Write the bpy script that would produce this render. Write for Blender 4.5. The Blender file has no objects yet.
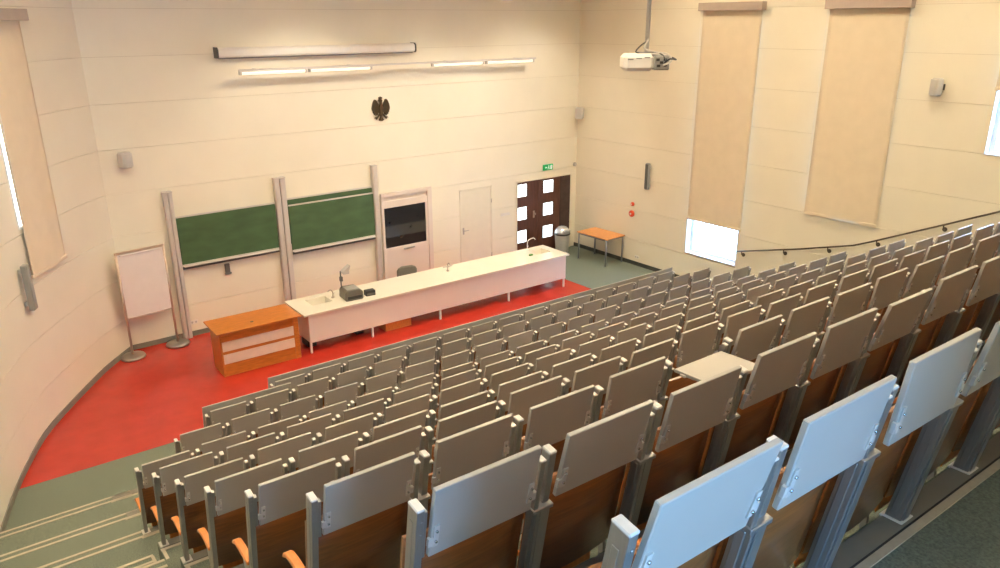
import bpy, bmesh, math, random
from mathutils import Matrix, Vector
random.seed(7)
R_ = math.radians
SC = bpy.context.scene
COL = SC.collection

# ------------------------------------------------------------------ camera
H = 6.027                                   # camera height over the front floor
F = 761.52                                  # focal length in pixels of a 1000 px wide frame
yaw, pitch, roll = R_(37.598), R_(19.079), R_(0.2886)
fw = Vector((math.sin(yaw)*math.cos(pitch), math.cos(yaw)*math.cos(pitch), -math.sin(pitch)))
rt = Vector((math.cos(yaw), -math.sin(yaw), 0))
dn = fw.cross(rt)
c_, s_ = math.cos(roll), math.sin(roll)
rt, dn = c_*rt + s_*dn, -s_*rt + c_*dn
cam = bpy.data.cameras.new('camera')
cam.sensor_fit = 'HORIZONTAL'; cam.sensor_width = 36.0; cam.lens = 36.0*F/1000.0
cam.clip_start = 0.05; cam.clip_end = 200
co = bpy.data.objects.new('camera', cam); COL.objects.link(co)
m3 = Matrix((rt, -dn, -fw)).transposed()
co.matrix_world = Matrix.Translation((0, 0, H)) @ m3.to_4x4()
SC.camera = co

# ------------------------------------------------------------------ world, exposure
w = bpy.data.worlds.new('sky'); SC.world = w; w.use_nodes = True
bg = w.node_tree.nodes['Background']
bg.inputs[0].default_value = (0.26, 0.53, 1.0, 1); bg.inputs[1].default_value = 48.0
SC.view_settings.view_transform = 'Standard'; SC.view_settings.look = 'None'
SC.view_settings.gamma = 1.0; SC.view_settings.use_curve_mapping = False
SC.view_settings.exposure = -0.55
SC.cycles.use_denoising = True
SC.cycles.max_bounces = 8; SC.cycles.diffuse_bounces = 5
LAMP_W = (1.0, 0.82, 0.56)                  # warm ceiling lamps
LAMP_E = 38.0
WASH_E = 9.0
SPOT_W = 480.0
TUBE_E = 1.3

# ------------------------------------------------------------------ pixel helpers (direction only; distance from the surface hit)
def ray(px, py):
    return rt*((px-500)/F) + dn*((py-284)/F) + fw
def on_z(px, py, z=0.0):
    d = ray(px, py); t = (z-H)/d.z; return Vector((d.x*t, d.y*t, z))
def on_y(px, py, y):
    d = ray(px, py); t = y/d.y; return Vector((d.x*t, y, H+d.z*t))
def on_x(px, py, x):
    d = ray(px, py); t = x/d.x; return Vector((x, d.y*t, H+d.z*t))

# ------------------------------------------------------------------ materials
def mat(name, col, rough=0.5, metal=0.0, var=0.05, scale=6.0, bump=0.0, bscale=200.0, emit=None, estr=0.0, spec=0.5, stretch=None, coat=0.0):
    m = bpy.data.materials.new(name); m.use_nodes = True
    nt = m.node_tree; b = nt.nodes['Principled BSDF']
    b.inputs['Roughness'].default_value = rough; b.inputs['Metallic'].default_value = metal
    b.inputs['Specular IOR Level'].default_value = spec
    b.inputs['Coat Weight'].default_value = coat
    tc = nt.nodes.new('ShaderNodeTexCoord'); mp = nt.nodes.new('ShaderNodeMapping')
    nt.links.new(tc.outputs['Object'], mp.inputs['Vector'])
    if stretch: mp.inputs['Scale'].default_value = stretch
    n = nt.nodes.new('ShaderNodeTexNoise'); n.inputs['Scale'].default_value = scale; n.inputs['Detail'].default_value = 5
    nt.links.new(mp.outputs['Vector'], n.inputs['Vector'])
    r = nt.nodes.new('ShaderNodeValToRGB')
    r.color_ramp.elements[0].position = 0.3; r.color_ramp.elements[1].position = 0.7
    r.color_ramp.elements[0].color = (*[max(0, c*(1-var)) for c in col], 1)
    r.color_ramp.elements[1].color = (*[min(1, c*(1+var)) for c in col], 1)
    nt.links.new(n.outputs['Fac'], r.inputs['Fac']); nt.links.new(r.outputs['Color'], b.inputs['Base Color'])
    if bump:
        n2 = nt.nodes.new('ShaderNodeTexNoise'); n2.inputs['Scale'].default_value = bscale; n2.inputs['Detail'].default_value = 3
        nt.links.new(mp.outputs['Vector'], n2.inputs['Vector'])
        bp = nt.nodes.new('ShaderNodeBump'); bp.inputs['Strength'].default_value = bump; bp.inputs['Distance'].default_value = 0.01
        nt.links.new(n2.outputs['Fac'], bp.inputs['Height']); nt.links.new(bp.outputs['Normal'], b.inputs['Normal'])
    if emit:
        b.inputs['Emission Color'].default_value = (*emit, 1); b.inputs['Emission Strength'].default_value = estr
    return m
M = {}
M['wall'] = mat('wall_panel_paint', (0.82, 0.77, 0.64), 0.55, var=0.02, scale=1.5)
M['joint'] = mat('wall_joint', (0.60, 0.53, 0.42), 0.8, var=0.03)
M['ceil'] = mat('ceiling_paint', (0.72, 0.66, 0.55), 0.8, var=0.02)
M['red'] = mat('red_linoleum', (0.43, 0.030, 0.017), 0.24, var=0.10, scale=3.0, bump=0.01, bscale=40)
M['green'] = mat('green_carpet', (0.16, 0.19, 0.15), 0.95, var=0.30, scale=90.0, bump=0.35, bscale=350)
M['strip'] = mat('beige_nosing', (0.48, 0.43, 0.33), 0.6, var=0.08, scale=20)
M['base'] = mat('grey_baseboard', (0.20, 0.19, 0.16), 0.6)
M['tablet'] = mat('grey_laminate', (0.40, 0.38, 0.345), 0.34, var=0.025, scale=3, spec=0.5)
M['alu'] = mat('aluminium', (0.36, 0.355, 0.35), 0.34, metal=0.75, var=0.04, scale=8, stretch=(20, 20, 1))
M['cap'] = mat('light_grey_cap', (0.62, 0.60, 0.56), 0.4, var=0.02)
M['screw'] = mat('steel_screw', (0.6, 0.6, 0.6), 0.25, metal=1.0)
M['brown'] = mat('brown_plywood', (0.20, 0.072, 0.018), 0.33, var=0.22, scale=5, stretch=(1, 6, 14), coat=0.2)
M['orange'] = mat('orange_beech', (0.62, 0.21, 0.045), 0.35, var=0.15, scale=6, stretch=(12, 2, 2), coat=0.3)
M['black'] = mat('black_plastic', (0.02, 0.02, 0.02), 0.4)
M['dkgrey'] = mat('dark_grey_plastic', (0.09, 0.09, 0.085), 0.45)
M['slab'] = mat('grey_speaker_grille', (0.28, 0.28, 0.27), 0.5)
M['lgrey'] = mat('light_grey_plastic', (0.52, 0.50, 0.47), 0.5)
M['white'] = mat('white_plastic', (0.80, 0.77, 0.72), 0.4, var=0.02)
M['deskw'] = mat('white_laminate', (0.72, 0.63, 0.57), 0.30, var=0.02, scale=2)
M['desktop'] = mat('cream_worktop', (0.80, 0.76, 0.66), 0.16, var=0.02, scale=2)
M['cherry'] = mat('cherry_veneer', (0.50, 0.165, 0.028), 0.32, var=0.18, scale=3, stretch=(2, 14, 14), coat=0.2)
M['slot'] = mat('podium_white_slat', (0.74, 0.63, 0.53), 0.4)
M['board'] = mat('green_chalkboard', (0.052, 0.108, 0.046), 0.50, var=0.16, scale=2.5, stretch=(1, 1, 2.5))
M['profile'] = mat('anodised_profile', (0.64, 0.60, 0.57), 0.42, metal=0.25, var=0.03)
M['flip'] = mat('flipchart_white', (0.76, 0.70, 0.68), 0.35, var=0.02)
M['steel'] = mat('brushed_steel', (0.45, 0.42, 0.38), 0.3, metal=0.9, var=0.05)
M['copper'] = mat('flipchart_frame', (0.55, 0.42, 0.34), 0.35, metal=0.5)
M['door'] = mat('dark_walnut_door', (0.085, 0.030, 0.018), 0.4, var=0.25, scale=4, stretch=(12, 1, 1.2))
M['pane'] = mat('daylit_glass', (0.8, 0.9, 0.95), 0.1, emit=(0.82, 0.95, 1.0), estr=3.2)
M['creamdoor'] = mat('cream_door', (0.76, 0.71, 0.58), 0.45, var=0.02)
M['blind'] = mat('beige_blind_fabric', (0.73, 0.63, 0.485), 0.85, var=0.03, scale=4, bump=0.08, bscale=500)
M['blindbox'] = mat('blind_cassette', (0.40, 0.33, 0.29), 0.5)
M['pvc'] = mat('white_window_frame', (0.80, 0.82, 0.84), 0.35, var=0.01)
M['tabletop'] = mat('orange_beech_top', (0.66, 0.29, 0.09), 0.35, var=0.10, scale=4, stretch=(10, 1.5, 1))
M['tableleg'] = mat('blue_grey_steel', (0.23, 0.25, 0.27), 0.4, metal=0.4)
M['bin'] = mat('white_bin_plastic', (0.70, 0.70, 0.70), 0.35)
M['binlid'] = mat('silver_bin_lid', (0.72, 0.75, 0.80), 0.22, metal=0.5)
M['exit'] = mat('exit_green', (0.01, 0.33, 0.10), 0.4, emit=(0.01, 0.5, 0.14), estr=0.25)
M['exitw'] = mat('exit_white', (0.8, 0.9, 0.8), 0.4, emit=(0.7, 1.0, 0.8), estr=0.6)
M['redp'] = mat('red_alarm', (0.70, 0.07, 0.02), 0.4)
M['bronze'] = mat('dark_bronze', (0.085, 0.055, 0.025), 0.45, metal=0.6, var=0.2, scale=20)
M['rail'] = mat('dark_rail', (0.085, 0.065, 0.045), 0.4, metal=0.3)
M['tube'] = mat('fluorescent_tube', (0.9, 0.88, 0.8), 0.4, emit=(1.0, 0.9, 0.72), estr=TUBE_E)
M['lamp'] = mat('lamp_diffuser', (0.9, 0.85, 0.7), 0.5, emit=LAMP_W, estr=LAMP_E)
M['hoodglass'] = mat('dark_sash_glass', (0.012, 0.013, 0.016), 0.06, var=0.1)
M['chairfab'] = mat('grey_chair_fabric', (0.17, 0.165, 0.13), 0.8, var=0.1, scale=60)
M['ohp'] = mat('overhead_projector_body', (0.12, 0.115, 0.095), 0.4)
M['glass'] = bpy.data.materials.new('window_glass'); M['glass'].use_nodes = True
_nt = M['glass'].node_tree; _nt.nodes.clear()
_o = _nt.nodes.new('ShaderNodeOutputMaterial'); _mx = _nt.nodes.new('ShaderNodeMixShader')
_t = _nt.nodes.new('ShaderNodeBsdfTransparent'); _g = _nt.nodes.new('ShaderNodeBsdfGlossy'); _g.inputs['Roughness'].default_value = 0.02
_mx.inputs[0].default_value = 0.06
_nt.links.new(_t.outputs[0], _mx.inputs[1]); _nt.links.new(_g.outputs[0], _mx.inputs[2]); _nt.links.new(_mx.outputs[0], _o.inputs[0])

# ------------------------------------------------------------------ mesh builders
class MB:
    def __init__(s): s.bm = bmesh.new()
    def box(s, x0, x1, y0, y1, z0, z1, X=None):
        vs = [s.bm.verts.new((x, y, z)) for z in (z0, z1) for y in (y0, y1) for x in (x0, x1)]
        for f in ((0,2,3,1),(4,5,7,6),(0,1,5,4),(2,6,7,3),(0,4,6,2),(1,3,7,5)):
            s.bm.faces.new([vs[i] for i in f])
        if X is not None: bmesh.ops.transform(s.bm, matrix=X, verts=vs)
        return s
    def cyl(s, p0, p1, r0, r1=None, n=14, cap=True):
        p0, p1 = Vector(p0), Vector(p1); r1 = r0 if r1 is None else r1
        a = (p1-p0).normalized(); u = a.orthogonal().normalized(); v = a.cross(u)
        A = []; B = []
        for k in range(n):
            t = 2*math.pi*k/n; d = u*math.cos(t)+v*math.sin(t)
            A.append(s.bm.verts.new(p0+d*r0)); B.append(s.bm.verts.new(p1+d*r1))
        for k in range(n):
            f = s.bm.faces.new((A[k], A[(k+1) % n], B[(k+1) % n], B[k])); f.smooth = True
        if cap:
            s.bm.faces.new(list(reversed(A))); s.bm.faces.new(B)
        return s
    def tube(s, pts, r, n=8):
        pts = [Vector(p) for p in pts]; rings = []; u = None
        for i, p in enumerate(pts):
            a = (pts[min(i+1, len(pts)-1)]-pts[max(i-1, 0)]).normalized()
            u = a.orthogonal().normalized() if u is None else (u-a*u.dot(a)).normalized()
            v = a.cross(u)
            rings.append([s.bm.verts.new(p+(u*math.cos(2*math.pi*k/n)+v*math.sin(2*math.pi*k/n))*r) for k in range(n)])
        for A, B in zip(rings, rings[1:]):
            for k in range(n):
                f = s.bm.faces.new((A[k], A[(k+1) % n], B[(k+1) % n], B[k])); f.smooth = True
        s.bm.faces.new(list(reversed(rings[0]))); s.bm.faces.new(rings[-1])
        return s
    def lathe(s, prof, n=24, c=(0, 0, 0)):
        c = Vector(c); rings = []
        for r, z in prof:
            rings.append([s.bm.verts.new(c+Vector((r*math.cos(2*math.pi*k/n), r*math.sin(2*math.pi*k/n), z))) for k in range(n)])
        for A, B in zip(rings, rings[1:]):
            for k in range(n):
                f = s.bm.faces.new((A[k], A[(k+1) % n], B[(k+1) % n], B[k])); f.smooth = True
        s.bm.faces.new(list(reversed(rings[0]))); s.bm.faces.new(rings[-1])
        return s
    def prism(s, poly, d0, d1, to3):
        """poly: 2d points; to3(u, v, d) gives the 3d point"""
        A = [s.bm.verts.new(to3(u, v, d0)) for u, v in poly]; B = [s.bm.verts.new(to3(u, v, d1)) for u, v in poly]
        n = len(poly)
        for k in range(n): s.bm.faces.new((A[k], A[(k+1) % n], B[(k+1) % n], B[k]))
        s.bm.faces.new(list(reversed(A))); s.bm.faces.new(B)
        return s
    def ell(s, c, r, n=12, m=8):
        res = bmesh.ops.create_uvsphere(s.bm, u_segments=n, v_segments=m, radius=1.0)
        bmesh.ops.transform(s.bm, matrix=Matrix.Translation(c) @ Matrix.Diagonal((*r, 1)), verts=res['verts'])
        for v in res['verts']:
            for f in v.link_faces: f.smooth = True
        return s
    def mesh(s, name, m, bevel=0.0, X=None):
        bmesh.ops.recalc_face_normals(s.bm, faces=s.bm.faces)
        if bevel:
            es = [e for e in s.bm.edges if len(e.link_faces) == 2 and e.calc_face_angle(0) > R_(40)]
            bmesh.ops.bevel(s.bm, geom=es, offset=bevel, segments=1, affect='EDGES', clamp_overlap=True)
        if X is not None: bmesh.ops.transform(s.bm, matrix=X, verts=s.bm.verts)
        me = bpy.data.meshes.new(name); s.bm.to_mesh(me); s.bm.free()
        me.materials.append(M[m] if isinstance(m, str) else m)
        return me
    def build(s, name, m, parent=None, bevel=0.0, loc=(0, 0, 0), X=None):
        o = bpy.data.objects.new(name, s.mesh(name, m, bevel, X)); COL.objects.link(o)
        o.parent = parent; o.location = loc
        return o
def link_mesh(name, me, parent=None, loc=(0, 0, 0), rot=(0, 0, 0)):
    o = bpy.data.objects.new(name, me); COL.objects.link(o); o.parent = parent; o.location = loc; o.rotation_euler = rot
    return o
def tag(o, label, cat, group=None):
    o['label'] = label; o['category'] = cat
    if group: o['group'] = group
    return o
def thing(name, label, cat, loc=(0, 0, 0), rz=0.0, group=None):
    o = bpy.data.objects.new(name, None); COL.objects.link(o); o.empty_display_size = 0.1
    o.location = loc; o.rotation_euler = (0, 0, rz)
    return tag(o, label, cat, group)
def struct(o):
    o['kind'] = 'structure'; return o

# ------------------------------------------------------------------ the hall
XR, YF, ZC, YB = 14.33, 15.16, 8.3, -3.6
SL = 0.0212                                   # the seating stands turned by about a degree
RZ = -math.atan(SL)
D, Y0, P = 0.938, 1.014, 0.6
ZT = [z+H for z in (-1.034, -1.499, -1.974, -2.462, -2.938, -3.373, -3.795, -4.217, -4.528, -4.812, -5.107)]   # tops of the tablets
X0 = [1.186, 1.176, 1.175, 1.175, 1.18, 1.188, 1.194, 1.205, 1.807, 2.415, 3.64]
TOP = 0.92
LV = [z-TOP for z in ZT]; LV[10] = 0.0         # level of the tier behind each row
def rowy(i, x=0.0): return Y0+i*D-SL*x

# floors
def slab(name, m, poly, z0, z1):
    return struct(MB().prism(poly, z0, z1, lambda u, v, d: (u, v, d)).build(name, m))
YR = 11.1
slab('floor', 'green', [(-2.0, -4), (XR+0.3, -4), (XR+0.3, YF+0.3), (-2, YF+0.3)], -0.3, -0.006)
slab('floor', 'red', [(-1.2, YR+0.03), (12.11, YR-0.16), (12.11, YF+0.2), (-1.2, YF+0.2)], -0.0055, 0.0)
slab('floor', 'green', [(-1.2, 9.0), (XR+0.1, 9.0), (XR+0.1, YF+0.2), (12.115, YF+0.2), (12.115, YR-0.165), (-1.2, YR+0.025)], -0.0055, 0.0)
E = [Y0+i*D+0.21 for i in range(11)]
XA = 1.10                                      # edge between the stepped aisle and the seating
sx0, sx1 = -1.6, XR+0.1
def yl(y, x): return y-SL*x
strip_n = [0]
def strip(parent, x0, x1, y, z, wd=0.032):
    a = MB().prism([(x0, yl(y, x0)), (x1, yl(y, x1)), (x1, yl(y, x1)-wd), (x0, yl(y, x0)-wd)], z, z+0.006, lambda u, v, d: (u, v, d))
    return a.build('nosing_strip', 'strip', parent)
for i in range(9, -1, -1):
    back = yl(E[i-1], 0)-0.02 if i > 0 else YB-0.1
    lo = LV[i+1]-0.25 if i < 9 else -0.2
    big = (LV[i]-LV[i+1]) > 0.36
    na = E[i]-(0.27 if big else 0.0)           # in the aisle the full step starts a little further back
    ybk = (lambda x: yl(back, x)) if i > 0 else (lambda x: back)
    poly = [(sx0, ybk(sx0)), (sx1, ybk(sx1)), (sx1, yl(E[i], sx1)), (XA, yl(E[i], XA)), (XA, yl(na, XA)), (sx0, yl(na, sx0))]
    fl = slab('floor', 'green', poly, lo, LV[i])
    # light nosing profiles: one pair across the aisle, one behind the seat posts
    strip(fl, sx0, XA-0.01 if big else XA+0.25, na-0.005, LV[i]); strip(fl, sx0, XA-0.01 if big else XA+0.25, na-0.10, LV[i])
    strip(fl, XA, sx1, E[i]-0.115, LV[i], 0.035)
    if big:
        MB().box(XA+0.005, XA+0.035, yl(na, XA)-0.03, yl(E[i], XA)-0.14, LV[i], LV[i]+0.006).build('nosing_strip', 'strip', fl)
        hz = (LV[i]+LV[i+1])/2; ye = E[i]+0.16
        hs = slab('floor', 'green', [(sx0, yl(na, sx0)), (XA-0.02, yl(na, XA)), (XA-0.02, yl(ye, XA)), (sx0, yl(ye, sx0))], lo, hz)
        strip(hs, sx0, XA-0.03, ye-0.005, hz); strip(hs, sx0, XA-0.03, ye-0.10, hz)
        MB().box(XA-0.055, XA-0.025, yl(ye, XA)-0.40, yl(ye, XA)-0.03, hz, hz+0.006).build('nosing_strip', 'strip', hs)
    # flat rail on which the posts stand
    rl = MB().prism([(XA+0.03, yl(E[i]-0.105, XA)), (sx1-1.4, yl(E[i]-0.105, sx1-1.4)), (sx1-1.4, yl(E[i]-0.012, sx1-1.4)), (XA+0.03, yl(E[i]-0.012, XA))], LV[i], LV[i]+0.006, lambda u, v, d: (u, v, d))
    rl.build('post_rail', 'base', fl)
    MB().prism([(XA+0.03, yl(E[i]-0.115, XA)), (sx1, yl(E[i]-0.115, sx1)), (sx1, yl(E[i]-0.105, sx1)), (XA+0.03, yl(E[i]-0.105, XA))], LV[i], LV[i]+0.004, lambda u, v, d: (u, v, d)).build('shadow_gap_line', 'black', fl)  # thin black strip standing in for the shadow in the gap beside the rail

# ceiling and back wall
struct(MB().box(-2.2, XR+0.3, YB-0.3, YF+0.3, ZC, ZC+0.2).build('ceiling', 'ceil'))
DX0, DX1, DZ0, DZ1 = -0.7, 1.75, LV[0], LV[0]+2.25     # glazed way out behind the top row, between the curved wall and a booth
wb = MB().box(-2.2, DX0, YB-0.25, YB, 0, ZC); wb.box(DX1, XR+0.3, YB-0.25, YB, 0, ZC); wb.box(DX0, DX1, YB-0.25, YB, 0, DZ0); wb.box(DX0, DX1, YB-0.25, YB, DZ1, ZC)
struct(wb.build('wall_back', 'wall'))
struct(MB().box(2.0, XR, YB+0.01, -0.25, LV[0], ZC-0.01).build('wall_booth', 'wall'))
wo = MB()
for a, b in ((DX0, DX0+0.07), ((DX0+DX1)/2-0.04, (DX0+DX1)/2+0.04), (DX1-0.07, DX1)): wo.box(a, b, YB-0.17, YB-0.09, DZ0, DZ1)
wo.box(DX0, DX1, YB-0.16, YB-0.10, DZ1-0.08, DZ1); wo.box(DX0, DX1, YB-0.16, YB-0.10, DZ0, DZ0+0.1)
wo = struct(wo.build('window_6', 'pvc'))
for a, b in ((DX0+0.07, (DX0+DX1)/2-0.04), ((DX0+DX1)/2+0.04, DX1-0.07)): MB().box(a, b, YB-0.135, YB-0.125, DZ0+0.1, DZ1-0.08).build('pane', 'glass', wo)
pl_ = bpy.data.lights.new('window_portal', 'AREA'); pl_.shape = 'RECTANGLE'; pl_.size = DX1-DX0; pl_.size_y = DZ1-DZ0; pl_.cycles.is_portal = True
po = bpy.data.objects.new('window_portal', pl_); COL.objects.link(po); po.location = ((DX0+DX1)/2, YB-0.05, (DZ0+DZ1)/2); po.rotation_euler = (R_(90), 0, 0)


# wall panels: boards with open joints, cut round doors and windows
SEAM = [H+k*H*0.1327-0.094*H for k in range(-8, 5)]
BAND = [0.0]+[z for z in SEAM if 0.25 < z < ZC]+[ZC]
def boards(u0, u1, holes, put, gap=0.006):
    """yield rectangles (u0,u1,z0,z1) of every board left between the holes"""
    for z0, z1 in zip(BAND, BAND[1:]):
        hs = sorted(h for h in holes if h[2] < z1-0.02 and h[3] > z0+0.02)
        cuts = [u0]+[c for h in hs for c in h[:2]]+[u1]
        cur = u0
        for h in hs:
            if h[0] > cur+0.02: put(cur+gap/2, h[0]-(gap/2 if cur else 0), z0+gap/2, z1-gap/2)
            if h[2] > z0+0.06: put(h[0], h[1], z0+gap/2, h[2])
            if h[3] < z1-0.03: put(h[0], h[1], h[3], z1-gap/2)
            cur = h[1]
        if cur < u1-0.02: put(cur, u1, z0+gap/2, z1-gap/2)
# front wall
wf = struct(MB().box(1.6, XR+0.3, YF+0.012, YF+0.25, -0.1, ZC).build('wall_front', 'joint'))
HOOD = (8.22, 9.58, 0.0, 2.32); CLOS = (10.42, 11.42, 0.0, 2.10); DDOOR = (12.20, 14.14, 0.0, 2.09)
def pf(a, b, c, d): MB().box(a, b, YF-0.012, YF+0.012, c, d).build('wall_board', 'wall', wf)
boards(2.62, XR, [HOOD, CLOS, DDOOR], pf)
# right wall
W1 = (9.82, 11.25, 0.71, 6.15); W2 = (6.88, 8.26, 2.33, 6.15); W3 = (3.72, 5.19, 3.846, 6.15); W4 = (0.7, 2.2, 4.6, 6.15)
wr = MB(); ys = [YB-0.2]
cur = YB-0.2
for h in sorted([W1, W2, W3, W4]):
    wr.box(XR+0.012, XR+0.28, cur, h[0], -0.1, ZC); wr.box(XR+0.012, XR+0.28, h[0], h[1], -0.1, h[2]); wr.box(XR+0.012, XR+0.28, h[0], h[1], h[3], ZC); cur = h[1]
wr.box(XR+0.012, XR+0.28, cur, YF+0.2, -0.1, ZC)
wr = struct(wr.build('wall_right', 'joint'))
def pr(a, b, c, d): MB().box(XR-0.012, XR+0.012, a, b, c, d).build('wall_board', 'wall', wr)
boards(YB, YF-0.012, [W1, W2, W3, W4], pr)

# curved left wall
LW = [(2.64, 15.17), (2.52, 15.05), (2.26, 14.75), (1.98, 14.41), (1.71, 14.02), (1.43, 13.6), (1.22, 13.28), (1.03, 12.98), (0.83, 12.64), (0.65, 12.28), (0.44, 11.76), (0.24, 11.21), (0.05, 10.6),
      (-0.14, 9.9), (-0.38, 8.9), (-0.56, 7.8), (-0.68, 6.5), (-0.75, 5.0), (-0.78, 3.0), (-0.8, 0.0), (-0.8, YB)]
def on_left(px, py, off=0.0):
    d = ray(px, py); best = None
    for (ax, ay), (bx, by) in zip(LW, LW[1:]):
        ex, ey = bx-ax, by-ay; det = d.x*(-ey)+d.y*ex
        if abs(det) < 1e-9: continue
        t = (ax*(-ey)+ay*ex)/det; q = (d.x*ay-d.y*ax)/det
        if t > 0 and -1e-6 <= q <= 1+1e-6 and (best is None or t < best[0]): best = (t, math.atan2(ey, ex))
    t = best[0]; nx, ny = -math.sin(best[1]), math.cos(best[1])
    if nx*d.x+ny*d.y > 0: nx, ny = -nx, -ny
    return Vector((d.x*t+nx*off, d.y*t+ny*off, H+d.z*t)), best[1], Vector((nx, ny, 0))
def wall_strip(name, m, pts, z0, z1, th, parent=None):
    """a thick vertical band that follows pts; th is how far it stands into the room"""
    nr = []
    for k in range(len(pts)):
        a = Vector(pts[max(k-1, 0)]); b = Vector(pts[min(k+1, len(pts)-1)]); t = (b-a).normalized(); nr.append(Vector((-t.y, t.x)))
    mb = MB(); L = []
    for (x, y), n in zip(pts, nr):
        L.append([mb.bm.verts.new((x+n.x*o, y+n.y*o, z)) for o in (-0.02, th) for z in (z0, z1)])
    for A, B in zip(L, L[1:]):
        for q in ((0, 1), (1, 3), (3, 2), (2, 0)):
            mb.bm.faces.new((A[q[0]], B[q[0]], B[q[1]], A[q[1]]))
    mb.bm.faces.new((L[0][0], L[0][1], L[0][3], L[0][2])); mb.bm.faces.new((L[-1][0], L[-1][2], L[-1][3], L[-1][1]))
    return mb.build(name, m, parent)
def dens(pts, n=4):
    out = []
    P_ = [Vector(p) for p in pts]
    for k in range(len(P_)-1):
        p0, p1, p2, p3 = P_[max(k-1, 0)], P_[k], P_[k+1], P_[min(k+2, len(P_)-1)]
        for j in range(n):
            t = j/n
            out.append(tuple(0.5*((2*p1)+(p2-p0)*t+(2*p0-5*p1+4*p2-p3)*t*t+(3*p1-p0-3*p2+p3)*t**3)))
    out.append(tuple(P_[-1])); return out
LW = dens(LW, 5)
wl = struct(wall_strip('wall_left', 'joint', LW, -0.1, ZC, -0.35))
# which part of the left wall the window behind the blind takes
for z0, z1 in zip(BAND, BAND[1:]):
    wall_strip('wall_board', 'wall', LW, z0+0.003, z1-0.003, 0.012, wl)
bb = struct(wall_strip('baseboard_left', 'base', LW[:66], 0.0, 0.10, 0.03))
bf = MB()
for a, b in ((2.66, 8.2), (9.6, 10.40), (11.44, 12.18)): bf.box(a, b, YF-0.03, YF-0.012, 0, 0.10)
struct(bf.build('baseboard_front', 'base'))
struct(MB().box(XR-0.03, XR-0.012, 10.5, YF-0.012, 0, 0.10).build('baseboard_right', mat('dark_baseboard', (0.045, 0.05, 0.045), 0.6)))

# ------------------------------------------------------------------ ceiling lamps
n_l = 0
for ly in (2.8, 5.6, 8.4, 11.2):
    for lx in (1.6, 5.2, 8.8, 12.4):
        n_l += 1
        t = thing('ceiling_light', f"square warm ceiling light, {('first', 'second', 'third', 'fourth')[(n_l-1) % 4]} from the curved wall, {('fourth', 'third', 'second', 'first')[(n_l-1)//4]} from the chalkboard wall", 'light', (lx, ly, ZC), 0, 'recessed lights of the ceiling')
        for a in ((-0.62, 0.62, -0.62, -0.58), (-0.62, 0.62, 0.58, 0.62), (-0.62, -0.58, -0.58, 0.58), (0.58, 0.62, -0.58, 0.58)): MB().box(*a, -0.46, -0.001).build('shade_side', 'white', t)
        MB().box(-0.56, 0.56, -0.56, 0.56, -0.06, -0.02).build('diffuser', 'lamp', t)
M['wash'] = mat('spot_diffuser', (0.9, 0.85, 0.7), 0.5, emit=(1.0, 0.84, 0.62), estr=WASH_E)

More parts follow.
